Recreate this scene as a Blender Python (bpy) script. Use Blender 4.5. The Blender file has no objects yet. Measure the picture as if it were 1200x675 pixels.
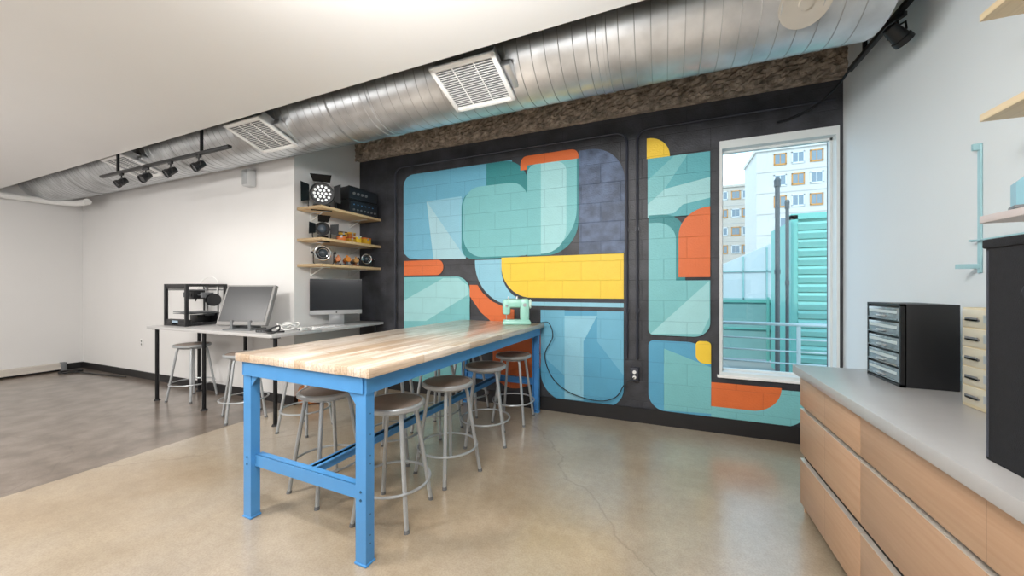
import bpy, bmesh, math, random
from mathutils import Vector, Matrix
random.seed(7)
C = bpy.context.scene.collection
RD = math.radians
H, F, TH = 1.32, 428.0, RD(22.6)
c_, s_ = math.cos(TH), math.sin(TH)
YW = 3.82      # mural wall
XR = 1.36      # right wall
XL = -8.91     # left wall
YC = 2.86      # wall behind the desk
XC = -3.85     # return wall with shelves
ZS, YS = 2.73, 1.98   # soffit
ZC = 3.36      # upper slab

def onY(u, v, Y=YW):
    a = (u-600)/F; t = Y/(c_+s_*a)
    return Vector(((c_*a-s_)*t, Y, H+(337.5-v)/F*t))

# ------------------------------------------------------------ materials
def lin(h):
    h = h.lstrip('#'); r = []
    for i in (0, 2, 4):
        x = int(h[i:i+2], 16)/255
        r.append(x/12.92 if x <= .04045 else ((x+.055)/1.055)**2.4)
    return (*r, 1)
MATS = {}
def mat(name, col, rough=.6, metal=0, var=.08, nscale=8, bump=0, bscale=60, emit=0, spec=None):
    if name in MATS: return MATS[name]
    m = bpy.data.materials.new(name); m.use_nodes = True
    nt = m.node_tree; N = nt.nodes; L = nt.links; b = N['Principled BSDF']
    cl = lin(col)
    tc = N.new('ShaderNodeTexCoord'); no = N.new('ShaderNodeTexNoise')
    no.inputs['Scale'].default_value = nscale; no.inputs['Detail'].default_value = 4
    L.new(tc.outputs['Object'], no.inputs['Vector'])
    mx = N.new('ShaderNodeMix'); mx.data_type = 'RGBA'
    mx.inputs[6].default_value = tuple(x*(1-var) for x in cl[:3])+(1,)
    mx.inputs[7].default_value = tuple(min(1, x*(1+var)) for x in cl[:3])+(1,)
    if var > .15:
        mr = N.new('ShaderNodeMapRange'); mr.inputs[1].default_value = .32; mr.inputs[2].default_value = .68
        L.new(no.outputs['Fac'], mr.inputs[0]); L.new(mr.outputs[0], mx.inputs[0])
    else: L.new(no.outputs['Fac'], mx.inputs[0])
    L.new(mx.outputs[2], b.inputs['Base Color'])
    b.inputs['Roughness'].default_value = rough; b.inputs['Metallic'].default_value = metal
    if bump:
        n2 = N.new('ShaderNodeTexNoise'); n2.inputs['Scale'].default_value = bscale
        L.new(tc.outputs['Object'], n2.inputs['Vector'])
        bp = N.new('ShaderNodeBump'); bp.inputs['Strength'].default_value = bump; bp.inputs['Distance'].default_value = .01
        L.new(n2.outputs['Fac'], bp.inputs['Height']); L.new(bp.outputs[0], b.inputs['Normal'])
    if emit:
        b.inputs['Emission Color'].default_value = cl; b.inputs['Emission Strength'].default_value = emit
    if spec is not None: b.inputs['Specular IOR Level'].default_value = spec
    MATS[name] = m; return m

def mural_mat(name, col, var=.06, ns=5):
    if name in MATS: return MATS[name]
    m = mat(name, col, .5, 0, var, ns)
    nt = m.node_tree; N = nt.nodes; L = nt.links; b = N['Principled BSDF']
    g = N.new('ShaderNodeNewGeometry'); sp = N.new('ShaderNodeSeparateXYZ'); cb = N.new('ShaderNodeCombineXYZ')
    L.new(g.outputs['Position'], sp.inputs[0]); L.new(sp.outputs['X'], cb.inputs['X']); L.new(sp.outputs['Z'], cb.inputs['Y'])
    br = N.new('ShaderNodeTexBrick'); L.new(cb.outputs[0], br.inputs['Vector'])
    br.inputs['Scale'].default_value = 1; br.inputs['Brick Width'].default_value = .4; br.inputs['Row Height'].default_value = .2
    br.inputs['Mortar Size'].default_value = .004; br.inputs['Mortar Smooth'].default_value = .9
    src = b.inputs['Base Color'].links[0].from_socket
    dk = N.new('ShaderNodeMix'); dk.data_type = 'RGBA'; dk.blend_type = 'MULTIPLY'; L.new(src, dk.inputs[6]); dk.inputs[7].default_value = (.83, .83, .85, 1)
    L.new(br.outputs['Fac'], dk.inputs[0]); L.new(dk.outputs[2], b.inputs['Base Color'])
    n2 = N.new('ShaderNodeTexNoise'); n2.inputs['Scale'].default_value = 70; L.new(cb.outputs[0], n2.inputs['Vector'])
    ad = N.new('ShaderNodeMath'); ad.operation = 'MULTIPLY_ADD'
    L.new(br.outputs['Fac'], ad.inputs[0]); ad.inputs[1].default_value = -.9; L.new(n2.outputs['Fac'], ad.inputs[2])
    bp = N.new('ShaderNodeBump'); bp.inputs['Strength'].default_value = .5; bp.inputs['Distance'].default_value = .006
    L.new(ad.outputs[0], bp.inputs['Height']); L.new(bp.outputs[0], b.inputs['Normal'])
    return m

def floor_mat():
    m = bpy.data.materials.new('polished_concrete'); m.use_nodes = True
    nt = m.node_tree; N = nt.nodes; L = nt.links; b = N['Principled BSDF']
    g = N.new('ShaderNodeNewGeometry')
    def noise(s, d=5, dist=0):
        n = N.new('ShaderNodeTexNoise'); n.inputs['Scale'].default_value = s; n.inputs['Detail'].default_value = d
        n.inputs['Distortion'].default_value = dist; L.new(g.outputs['Position'], n.inputs['Vector']); return n
    def ramp(fac, stops):
        r = N.new('ShaderNodeValToRGB'); e = r.color_ramp.elements
        e[0].position, e[0].color = stops[0]; e[1].position, e[1].color = stops[-1]
        for p, cc in stops[1:-1]:
            k = e.new(p); k.color = cc
        L.new(fac, r.inputs[0]); return r
    def mul(a, bb):
        x = N.new('ShaderNodeMix'); x.data_type = 'RGBA'; x.blend_type = 'MULTIPLY'; x.inputs[0].default_value = 1
        L.new(a, x.inputs[6]); L.new(bb, x.inputs[7]); return x.outputs[2]
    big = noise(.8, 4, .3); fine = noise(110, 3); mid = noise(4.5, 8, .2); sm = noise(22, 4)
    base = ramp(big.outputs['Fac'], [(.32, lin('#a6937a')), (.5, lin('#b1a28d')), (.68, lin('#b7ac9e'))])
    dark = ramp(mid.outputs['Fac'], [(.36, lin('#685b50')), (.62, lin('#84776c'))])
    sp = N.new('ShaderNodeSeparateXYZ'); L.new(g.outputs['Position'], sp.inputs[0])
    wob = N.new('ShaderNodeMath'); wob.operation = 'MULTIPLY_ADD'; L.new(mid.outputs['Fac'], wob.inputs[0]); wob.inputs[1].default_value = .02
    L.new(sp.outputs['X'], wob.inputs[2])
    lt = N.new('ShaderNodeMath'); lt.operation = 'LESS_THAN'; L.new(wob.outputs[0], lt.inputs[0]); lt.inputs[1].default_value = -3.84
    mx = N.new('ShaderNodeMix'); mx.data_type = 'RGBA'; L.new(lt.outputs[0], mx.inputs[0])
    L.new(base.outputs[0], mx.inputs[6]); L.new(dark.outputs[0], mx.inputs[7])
    c = mul(mx.outputs[2], ramp(fine.outputs['Fac'], [(.35, (.84, .83, .82, 1)), (.6, (1, 1, 1, 1))]).outputs[0])
    c = mul(c, ramp(mid.outputs['Fac'], [(.32, (.87, .86, .84, 1)), (.65, (1, 1, 1, 1))]).outputs[0])
    c = mul(c, ramp(sm.outputs['Fac'], [(.35, (.92, .91, .90, 1)), (.6, (1, 1, 1, 1))]).outputs[0])
    dn = noise(1.5, 4); vm = N.new('ShaderNodeVectorMath'); vm.operation = 'MULTIPLY_ADD'
    L.new(dn.outputs['Color'], vm.inputs[0]); vm.inputs[1].default_value = (.7, .7, 0); L.new(g.outputs['Position'], vm.inputs[2])
    vo = N.new('ShaderNodeTexVoronoi'); vo.feature = 'DISTANCE_TO_EDGE'; vo.inputs['Scale'].default_value = .36
    L.new(vm.outputs[0], vo.inputs['Vector'])
    c = mul(c, ramp(vo.outputs['Distance'], [(0, (.78, .77, .76, 1)), (.0026, (1, 1, 1, 1))]).outputs[0])
    L.new(c, b.inputs['Base Color'])
    b.inputs['Roughness'].default_value = .3; b.inputs['Specular IOR Level'].default_value = .6
    b.inputs['Coat Weight'].default_value = .75; b.inputs['Coat Roughness'].default_value = .2
    return m

def strip_wood(name, c1, c2, width, length, axis='Y', rough=.4, grain=.74, coat=0):
    m = bpy.data.materials.new(name); m.use_nodes = True
    nt = m.node_tree; N = nt.nodes; L = nt.links; b = N['Principled BSDF']
    tc = N.new('ShaderNodeTexCoord'); mp = N.new('ShaderNodeMapping')
    if axis == 'Y': mp.inputs['Rotation'].default_value = (0, 0, RD(90))
    L.new(tc.outputs['Object'], mp.inputs[0])
    br = N.new('ShaderNodeTexBrick'); L.new(mp.outputs[0], br.inputs[0])
    br.inputs['Scale'].default_value = 1; br.inputs['Brick Width'].default_value = length; br.inputs['Row Height'].default_value = width
    br.inputs['Mortar Size'].default_value = .0009; br.inputs['Color1'].default_value = lin(c1); br.inputs['Color2'].default_value = lin(c2)
    br.inputs['Mortar'].default_value = tuple(x*.5 for x in lin(c1)[:3])+(1,); br.offset = .37
    n = N.new('ShaderNodeTexNoise'); m2 = N.new('ShaderNodeMapping'); L.new(mp.outputs[0], m2.inputs[0]); m2.inputs['Scale'].default_value = (2, 45, 45)
    L.new(m2.outputs[0], n.inputs[0]); n.inputs['Scale'].default_value = 2; n.inputs['Detail'].default_value = 5
    r = N.new('ShaderNodeValToRGB'); r.color_ramp.elements[0].position = .3; r.color_ramp.elements[0].color = (grain, grain*.96, grain*.92, 1)
    r.color_ramp.elements[1].position = .62; r.color_ramp.elements[1].color = (1.04, 1.04, 1.04, 1); L.new(n.outputs['Fac'], r.inputs[0])
    mx = N.new('ShaderNodeMix'); mx.data_type = 'RGBA'; mx.blend_type = 'MULTIPLY'; mx.inputs[0].default_value = 1
    L.new(br.outputs['Color'], mx.inputs[6]); L.new(r.outputs[0], mx.inputs[7]); L.new(mx.outputs[2], b.inputs['Base Color'])
    b.inputs['Roughness'].default_value = rough; b.inputs['Coat Weight'].default_value = coat; b.inputs['Coat Roughness'].default_value = .2
    return m

white = mat('white_paint', '#dcdbda', .7, 0, .02, 3, .05, 120)
soffit_m = mat('soffit_paint', '#e0dfde', .8, 0, .02, 2)
rwall = mat('cool_white_paint', '#d8dee1', .6, 0, .02, 3, .05, 120)
black = mat('black_plastic', '#17181b', .45, 0, .1)
blackmetal = mat('black_metal', '#121316', .4, .3, .1)
whitep = mat('white_plastic', '#e6e6e4', .4, 0, .02)
blue = mat('blue_enamel', '#4a8dc8', .35, 0, .08, 12)
boltm = mat('blue_shadow', '#24506f', .5)
stoolm = mat('grey_stool_steel', '#aeb2b5', .32, .45, .06)
stoolseat = mat('brown_hardboard', '#8b7d73', .5, 0, .15, 14)
rubber = mat('grey_rubber', '#6a6b6d', .7)
rubberb = mat('black_rubber', '#232325', .7)
concrete = mat('raw_concrete', '#9a8d80', .95, 0, .5, 17, 1.0, 45)
slab = mat('dark_concrete_slab', '#55524f', .9, 0, .35, 4, .3, 20)
galv = mat('galvanised_steel', '#ccced0', .34, .85, .18, 5)
galv2 = mat('galvanised_seam', '#b0b1b2', .36, .85, .1, 6)
desk_m = mat('grey_laminate', '#b9b8b8', .35, 0, .03)
counter_m = mat('grey_solid_countertop', '#a9a7a6', .28, 0, .04, 20)
ply = strip_wood('pale_plywood', '#dcbf92', '#e2c79e', .5, 4, 'X', .5, .88)
maple = strip_wood('butcher_block', '#c1a78b', '#e7dccf', .042, .5, 'Y', .3, .75, .5)
drawerw = strip_wood('warm_maple_veneer', '#b59479', '#b7967b', 2, 8, 'Y', .4, .95)
edgew = mat('pale_drawer_edge', '#d2c9be', .3, .3)
navy = mural_mat('mural_navy', '#36373c', .42, 5)
glassblk = mat('dark_screen_glass', '#0c1119', .15, 0, .02, spec=.4)
silver = mat('silver_aluminium', '#bfc1c3', .3, .6, .03)
chrome = mat('chrome', '#d7d9dc', .12, 1, .02)
greyp = mat('grey_plastic', '#6f7275', .5)
mint = mat('mint_enamel', '#97cdbf', .3, 0, .03)
cordm = mat('dark_cord', '#1f2b33', .5)
basem = mat('black_baseboard', '#1b1a1c', .5)

# ------------------------------------------------------------ mesh helpers
def merge(bm, t, mi=0, M=None):
    for f in t.faces: f.material_index = mi
    if M is not None: bmesh.ops.transform(t, matrix=M, verts=t.verts)
    me = bpy.data.meshes.new('t'); t.to_mesh(me); t.free(); bm.from_mesh(me); bpy.data.meshes.remove(me)
def bx(bm, x0, x1, y0, y1, z0, z1, mi=0, bev=0, M=None):
    t = bmesh.new(); bmesh.ops.create_cube(t, size=1)
    for v in t.verts:
        v.co = Vector(((x0+x1)/2+v.co.x*(x1-x0), (y0+y1)/2+v.co.y*(y1-y0), (z0+z1)/2+v.co.z*(z1-z0)))
    if bev: bmesh.ops.bevel(t, geom=list(t.edges), offset=bev, segments=2, affect='EDGES', profile=.5)
    merge(bm, t, mi, M)
def cyl(bm, p0, p1, r0, r1=None, seg=20, mi=0, M=None):
    p0, p1 = Vector(p0), Vector(p1); d = p1-p0; t = bmesh.new()
    bmesh.ops.create_cone(t, cap_ends=True, segments=seg, radius1=r0, radius2=r0 if r1 is None else r1, depth=d.length,
        matrix=Matrix.Translation((p0+p1)/2) @ d.to_track_quat('Z', 'Y').to_matrix().to_4x4())
    merge(bm, t, mi, M)
def tube(bm, pts, r, seg=8, mi=0, closed=False, M=None, smooth_n=0):
    pts = [Vector(p) for p in pts]
    if smooth_n:
        out = []; n = len(pts)
        for i in range(n-1):
            p0 = pts[max(i-1, 0)]; p1 = pts[i]; p2 = pts[i+1]; p3 = pts[min(i+2, n-1)]
            for k in range(smooth_n):
                t = k/smooth_n
                out.append(.5*((2*p1)+(-p0+p2)*t+(2*p0-5*p1+4*p2-p3)*t*t+(-p0+3*p1-3*p2+p3)*t**3))
        out.append(pts[-1]); pts = out
    t = bmesh.new(); rings = []; n = len(pts); up = None
    for i, p in enumerate(pts):
        if closed: d = pts[(i+1) % n]-pts[i-1]
        else: d = pts[min(i+1, n-1)]-pts[max(i-1, 0)]
        d.normalize()
        if up is None:
            up = d.cross(Vector((0, 0, 1)))
            if up.length < .1: up = d.cross(Vector((1, 0, 0)))
        up = (up-d*up.dot(d)).normalized(); w = d.cross(up)
        rings.append([t.verts.new(p+(up*math.cos(q)+w*math.sin(q))*r) for q in [2*math.pi*k/seg for k in range(seg)]])
    for i in range(n if closed else n-1):
        a, b = rings[i], rings[(i+1) % n]
        for k in range(seg): t.faces.new((a[k], a[(k+1) % seg], b[(k+1) % seg], b[k]))
    if not closed: t.faces.new(rings[0][::-1]); t.faces.new(rings[-1])
    merge(bm, t, mi, M)
def ring(bm, c, R_, r, n=40, axis='Z', seg=8, mi=0, M=None):
    c = Vector(c); P = []
    for k in range(n):
        q = 2*math.pi*k/n; a, b = math.cos(q)*R_, math.sin(q)*R_
        P.append(c+Vector({'Z': (a, b, 0), 'X': (0, a, b), 'Y': (a, 0, b)}[axis]))
    tube(bm, P, r, seg, mi, True, M)
def lathe(bm, prof, seg=32, mi=0, M=None):
    t = bmesh.new(); rs = []
    for r, z in prof: rs.append([t.verts.new((r*math.cos(2*math.pi*k/seg), r*math.sin(2*math.pi*k/seg), z)) for k in range(seg)])
    for i in range(len(rs)-1):
        for k in range(seg): t.faces.new((rs[i][k], rs[i][(k+1) % seg], rs[i+1][(k+1) % seg], rs[i+1][k]))
    t.faces.new(rs[0][::-1]); t.faces.new(rs[-1])
    bmesh.ops.remove_doubles(t, verts=t.verts, dist=1e-5)
    merge(bm, t, mi, M)
def prism(bm, poly, y0, y1, mi=0, M=None):     # polygon in XZ extruded along Y
    t = bmesh.new()
    a = [t.verts.new((x, y0, z)) for x, z in poly]; b = [t.verts.new((x, y1, z)) for x, z in poly]
    t.faces.new(a); t.faces.new(b[::-1]); n = len(poly)
    for k in range(n): t.faces.new((a[k], b[k], b[(k+1) % n], a[(k+1) % n]))
    bmesh.ops.recalc_face_normals(t, faces=t.faces); merge(bm, t, mi, M)
def obj(name, bm, mats, parent=None, smooth=True):
    me = bpy.data.meshes.new(name)
    if smooth:
        for f in bm.faces: f.smooth = True
    bm.to_mesh(me); bm.free()
    for m in (mats if isinstance(mats, (list, tuple)) else [mats]): me.materials.append(m)
    if smooth: me.set_sharp_from_angle(angle=RD(35))
    o = bpy.data.objects.new(name, me); C.objects.link(o)
    if parent: o.parent = parent
    return o
def tag(o, label=None, cat=None, group=None, kind=None):
    if label: o['label'] = label
    if cat: o['category'] = cat
    if group: o['group'] = group
    if kind: o['kind'] = kind
    return o
def thing(name, label, cat, loc=(0, 0, 0), rz=0, group=None):
    o = bpy.data.objects.new(name, None); C.objects.link(o); o.empty_display_size = .1
    o.location = loc; o.rotation_euler = (0, 0, rz); return tag(o, label, cat, group)
def copy_tree(o, parent=None):
    c = o.copy(); C.objects.link(c); c.parent = parent
    for ch in list(o.children): copy_tree(ch, c)
    return c
def B(): return bmesh.new()
def simple(name, build, mats, parent=None):
    bm = B(); build(bm); return obj(name, bm, mats, parent)
def struct(name, bm, mats, label=None):
    o = obj(name, bm, mats, smooth=False); o['kind'] = 'structure'
    if label: o['label'] = label
    return o

# ------------------------------------------------------------ setting
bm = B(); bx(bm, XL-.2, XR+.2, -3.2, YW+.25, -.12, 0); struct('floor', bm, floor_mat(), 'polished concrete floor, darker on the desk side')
bm = B(); bx(bm, XL-.2, XR+.2, -3.2, YW+.25, ZC, ZC+.15); struct('ceiling', bm, slab, 'dark concrete slab above the duct')
bm = B(); t = bmesh.new()
pl = [(XL, -3.0), (XR, -3.0), (XR, 1.885), (XL, 1.995)]
a = [t.verts.new((x, y, ZS)) for x, y in pl]; b_ = [t.verts.new((x, y, ZS+.12)) for x, y in pl]
t.faces.new(a[::-1]); t.faces.new(b_)
for k in range(4): t.faces.new((a[k], a[(k+1) % 4], b_[(k+1) % 4], b_[k]))
merge(bm, t); struct('ceiling_soffit', bm, soffit_m, 'flat white dropped ceiling over the near half of the room')
bm = B(); bx(bm, XL-.2, XL, -3.2, YW+.25, 0, ZC); struct('wall_left', bm, white, 'white wall at the far left')
bm = B(); bx(bm, XL-.2, XR+.2, -3.2, -3.0, 0, ZC); struct('wall_front', bm, white, 'white wall behind the camera')
bm = B(); bx(bm, XR, XR+.2, -3.0, YW+.25, 0, ZC); struct('wall_right', bm, rwall, 'cool white wall on the window side')
bm = B(); bx(bm, XL, XC, YC, YW+.25, 0, ZC); struct('wall_desk', bm, white, 'white wall behind the desk, turning back to the mural')

# mural wall with window hole
WX0, WX1, WZ0, WZ1 = .468, 1.335, .52, 2.66
bm = B(); T = YW+.25
bx(bm, XC, WX0, YW, T, 0, ZC); bx(bm, WX1, XR, YW, T, 0, ZC)
bx(bm, WX0, WX1, YW, T, WZ1, ZC); bx(bm, WX0, WX1, YW, T, 0, WZ0)
PAL = dict(blue='#65a9c4', light='#a3cdd8', dteal='#318489', teal='#76b9bd', pale='#9bced1', mid='#5aa7b0', orange='#d56a34',
           slate='#4d5c76', yellow='#ecc63a', sky='#8ac2d6', deep='#559fc0', deep2='#6cafca', navy2='#2c2f39')
mm = [navy]; idx = {}
for k, v in PAL.items():
    idx[k] = len(mm); mm.append(mural_mat('mural_'+k, v, .38 if k == 'slate' else .06, 9))
lay = [0]
def put(col, poly):
    lay[0] += 1; y = YW-.0006*lay[0]
    vs = [bm.verts.new((x, y, z)) for x, z in poly]
    f = bm.faces.new(vs); f.material_index = idx[col]
    f.normal_update()
    if f.normal.y > 0: f.normal_flip()
def rounded(pts):     # (x,z,r)
    out = []; n = len(pts)
    for i in range(n):
        p = Vector(pts[i][:2]); r = pts[i][2]
        if r <= 0: out.append(tuple(p)); continue
        a = (Vector(pts[i-1][:2])-p).normalized(); b = (Vector(pts[(i+1) % n][:2])-p).normalized()
        ce = p+a*r+b*r
        for k in range(13):
            q = math.pi/2*k/12
            out.append(tuple(ce-b*r*math.cos(q)-a*r*math.sin(q)))
    return out
def rect(col, ul, ur, vt, vb, tl=0, tr=0, br=0, bl=0):
    a = onY(ul, vt); b = onY(ul, vb); xr = onY(ur, 300).x
    w, h = xr-a.x, a.z-b.z; k = 1.0
    for s, L in ((tl+tr, w), (bl+br, w), (tl+bl, h), (tr+br, h)):
        if s > L*.99: k = min(k, L*.99/s)
    tl, tr, br, bl = tl*k, tr*k, br*k, bl*k
    put(col, rounded([(a.x, a.z, tl), (xr, a.z, tr), (xr, b.z, br), (a.x, b.z, bl)]))
def poly(col, pts): put(col, [(onY(u, v).x, onY(u, v).z) for u, v in pts])
# large left panel
rect('blue', 473, 600, 206, 304, tl=.15, bl=.15)
poly('deep2', [(473.5, 240), (500, 236), (546, 303), (490, 304), (474, 298)])
poly('light', [(500, 236), (546, 303), (508, 304)])
poly('sky', [(500, 236), (541, 230), (546, 303)])
rect('dteal', 570, 619, 192, 300, tr=.3)
rect('dteal', 541, 630, 224, 304, tl=.2, tr=.3, br=.3, bl=.15)
rect('teal', 543, 619, 221, 302, tl=.22, tr=.22, br=.04, bl=.26)
rect('orange', 610, 678, 184, 200, tl=.08, tr=.08)
rect('dteal', 618, 678, 194, 300, br=.35)
rect('teal', 618, 676, 194, 297, tl=.1, br=.45)
rect('pale', 618, 664, 194, 298, tl=.1, tr=.12, br=.26)
rect('teal', 618, 634, 194, 299, tl=.1)
rect('slate', 679, 732, 177, 298, tr=.35)
rect('sky', 557, 731, 305, 357, bl=.5)
rect('navy2', 588, 731, 303, 353, bl=.36)
rect('yellow', 588, 731, 302, 348.5, bl=.36)
rect('orange', 474, 520, 306, 323, tr=.08, br=.1)
rect('teal', 474, 551, 325, 452, tr=.18, bl=.15)
poly('pale', [(474, 352), (520, 326), (538, 326), (548, 334), (550, 345), (500, 376), (474, 376)])
poly('orange', [(551, 334), (560, 334), (566, 343), (577, 353), (594, 361), (603, 363), (603, 380), (580, 380), (564, 366), (551, 347)])
rect('orange', 578, 634, 380, 452, br=.4, bl=.3)
rect('deep', 634, 731, 363, 467, bl=.3, br=.2)
poly('deep2', [(634, 363.2), (662, 363.4), (662, 440), (640, 420), (634, 400)])
poly('sky', [(662, 370), (700, 370), (684, 400), (684, 469), (662, 467)])
poly('deep2', [(700, 364.4), (731, 365), (731, 440), (700, 400)])
# right panel
rect('yellow', 758, 785, 163, 187, tr=.2)
rect('mid', 759, 832, 187, 256)
poly('pale', [(759, 240), (779, 222), (832, 208), (832, 232), (800, 240), (790, 250), (759, 256)])
poly('teal', [(759, 212), (790, 183), (806, 181), (779, 222), (759, 240)])
rect('dteal', 760, 803, 253, 335, tr=.2)
rect('teal', 760, 792, 262, 335, tr=.17)
rect('orange', 795, 832, 245, 325, tl=.28)
rect('teal', 760, 832, 329, 392, br=.14, bl=.05)
poly('pale', [(762, 391), (831, 329), (831, 372), (822, 391)])
rect('deep', 760, 833, 398, 479, tl=.05, tr=.2, bl=.16)
poly('teal', [(778, 408), (833, 430), (833, 484), (778, 480)])
rect('yellow', 815, 833, 399, 425, tl=.04, tr=.04, bl=.08)
rect('teal', 833, 947, 449, 489, br=.2)
rect('orange', 833, 915, 447, 475, br=.24)
struct('wall_back', bm, mm, 'painted block wall with a geometric teal, orange and yellow mural on navy')

# beam, baseboards
bm = B(); t = bmesh.new(); bmesh.ops.create_grid(t, x_segments=200, y_segments=16, size=.5)
for v in t.verts:
    x = v.co.x; y = v.co.y
    v.co = Vector((-3.85+(x+.5)*(XR+3.85), YW-.085+random.uniform(-.012, .012), 3.035+(y+.5)*(ZC-3.035)+(random.uniform(-.018, .018) if y < -.45 else 0)))
merge(bm, t, 0)
bx(bm, XC, XR, YW-.06, YW, 3.04, ZC)
struct('concrete_beam', bm, concrete, 'rough brown concrete beam above the mural')
bm = B(); bx(bm, XL, XC+.012, YC-.012, YC, 0, .1); bx(bm, XC, XC+.012, YC, YW, 0, .1); struct('baseboard_desk', bm, basem)
bm = B(); bx(bm, XC, XR, YW-.035, YW-.026, 0, .14); bx(bm, XC, XR, YW-.03, YW, 0, .135); struct('baseboard_back', bm, basem)
bm = B(); bx(bm, XL, XL+.012, -3, YC-.012, 0, .1); struct('baseboard_left', bm, basem)
bm = B(); bx(bm, XR-.012, XR, -3, YW-.035, 0, .1); struct('baseboard_right', bm, basem)

# window
w = bpy.data.objects.new('window_1', None); C.objects.link(w); w['kind'] = 'structure'; w['label'] = 'tall fixed window with a white frame beside the mural'
bm = B(); f = .022
for (a, b2, c2, d2) in ((WX0, WX0+f, WZ0, WZ1), (WX1-f, WX1, WZ0, WZ1), (WX0+f, WX1-f, WZ1-.07, WZ1), (WX0+f, WX1-f, WZ0, WZ0+.035)):
    bx(bm, a, b2, YW-.01, YW+.13, c2, d2)
g = .016
for (a, b2, c2, d2) in ((WX0+f, WX0+f+g, WZ0+.035, WZ1-.07), (WX1-f-g, WX1-f, WZ0+.035, WZ1-.07), (WX0+f, WX1-f, WZ1-.09, WZ1-.07), (WX0+f, WX1-f, WZ0+.035, WZ0+.055)):
    bx(bm, a, b2, YW+.07, YW+.11, c2, d2)
obj('window_frame', bm, mat('window_white', '#d6dcdc', .4, 0, .02), w, False)
simple('window_sill', lambda b: bx(b, WX0-.02, WX1+.01, YW-.035, YW+.1, WZ0-.015, WZ0+.008, 0, .004), whitep, w)
gm = bpy.data.materials.new('window_glass'); gm.use_nodes = True; nt = gm.node_tree; nt.nodes.clear()
o_ = nt.nodes.new('ShaderNodeOutputMaterial'); mxs = nt.nodes.new('ShaderNodeMixShader'); tr = nt.nodes.new('ShaderNodeBsdfTransparent'); gl = nt.nodes.new('ShaderNodeBsdfGlossy')
tr.inputs[0].default_value = (.95, .985, .99, 1); gl.inputs['Roughness'].default_value = .02; mxs.inputs[0].default_value = .04
nt.links.new(tr.outputs[0], mxs.inputs[1]); nt.links.new(gl.outputs[0], mxs.inputs[2]); nt.links.new(mxs.outputs[0], o_.inputs[0])
simple('pane', lambda b: bx(b, WX0+f, WX1-f, YW+.09, YW+.096, WZ0+.035, WZ1-.07), gm, w)

# ------------------------------------------------------------ outside
bm = B(); bx(bm, -25, 50, YW+.25, 95, -.2, -.05); struct('terrace', bm, mat('terrace_grey', '#8f908d', .8), 'pale paved terrace outside the window')
cream = mat('cream_render', '#c6c3be', .85, 0, .03); cream2 = mat('pale_floor_band', '#b6b3af', .85, 0, .03)
greytan = mat('grey_tan_render', '#bab2a8', .85, 0, .04)
tanp = mat('orange_tan_panel', '#c38b48', .7); wdark = mat('far_window_glass', '#7b8a95', .5); wwhite = mat('far_window_frame', '#cfd2d3', .5)
def building(label, x0, x1, y, z1, rows, wins, fm):
    t = thing('apartment_building', label, 'building', ((x0+x1)/2, y, -.05))
    mid = (x0+x1)/2; hw = (x1-x0)/2; rh = z1/rows
    simple('facade', lambda b: (bx(b, -hw, hw, 0, 8, 0, z1), bx(b, -hw-.2, hw+.2, -.2, 8, z1, z1+.4)), fm, t)
    simple('floor_bands', lambda b: [bx(b, -hw-.04, hw+.04, -.04, 0, rh*k-.06, rh*k+.06) for k in range(1, rows)], cream2, t)
    for i, wx in enumerate(wins):
        for j in range(rows):
            cx = wx-mid; cz = (j+.55)*rh
            og = (i+j) % 2 == 0
            fr = simple('window', lambda b: (bx(b, cx-.72, cx-.58, -.1, .02, cz-.7, cz+.8), bx(b, cx+.58, cx+.72, -.1, .02, cz-.7, cz+.8), bx(b, cx-.72, cx+.72, -.1, .02, cz+.66, cz+.80), bx(b, cx-.72, cx+.72, -.1, .02, cz-.8, cz-.60), bx(b, cx-.04, cx+.04, -.08, .02, cz-.7, cz+.8)), tanp if og else wwhite, t)
            simple('pane', lambda b: bx(b, cx-.62, cx+.62, -.06, -.02, cz-.62, cz+.68), wdark, fr)
building('pale apartment high-rise with orange framed windows, right of the vent pipes outside', 11.9, 30, 60, 20.2, 7, (14.6, 16.6, 18.6, 20.5, 22.4, 24.6), cream)
building('grey-tan lower building farther off, left of the tall one outside', 8.6, 15, 78, 20.0, 6, (10.2, 12.2, 13.9), greytan)
teal1 = mat('teal_metal', '#6bb0a6', .5, 0, .06); teal2 = mat('hazy_teal_metal', '#7fa9a7', .6, 0, .1); pgrey = mat('weathered_grey_pipe', '#55595b', .5, .2)
t = thing('louvred_enclosure', 'sea green louvred metal enclosure outside the window', 'enclosure', (2.30, 6.4, -.05))
simple('casing', lambda b: (bx(b, -.58, .6, .03, 1.2, 0, 2.35), bx(b, -.62, -.54, -.03, .1, 0, 2.41), bx(b, -.62, .64, -.03, .1, 2.35, 2.43)), teal1, t)
def sl(b):
    for k in range(18):
        z = .12+k*.126
        bx(b, -.54, .6, -.05, .02, -.045, .045, 0, 0, Matrix.Translation((0, 0, z)) @ Matrix.Rotation(RD(35), 4, 'X'))
simple('louvres', sl, mat('pale_teal_metal', '#86bfb6', .5, 0, .05), t)
t = thing('mesh_fence', 'low hazy teal panel fence behind the grey vent pipe outside', 'fence', (1.7, 8.0, -.05))
simple('panel', lambda b: (bx(b, -1, 1.1, 0, .03, .05, 1.12)), teal2, t)
simple('rail', lambda b: (bx(b, -1, 1.1, -.03, -.002, 1.1, 1.15), bx(b, -1, 1.1, -.03, -.002, .6, .63)), teal1, t)
for x in (-1, .05, 1.08): simple('post', lambda b: bx(b, x-.02, x+.02, -.06, -.03, 0, 1.2), teal1, t)
t = thing('glass_greenhouse', 'pale glazed structure with slanted bars above the teal fence outside', 'glazed structure', (3.1, 14, -.05))
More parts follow.
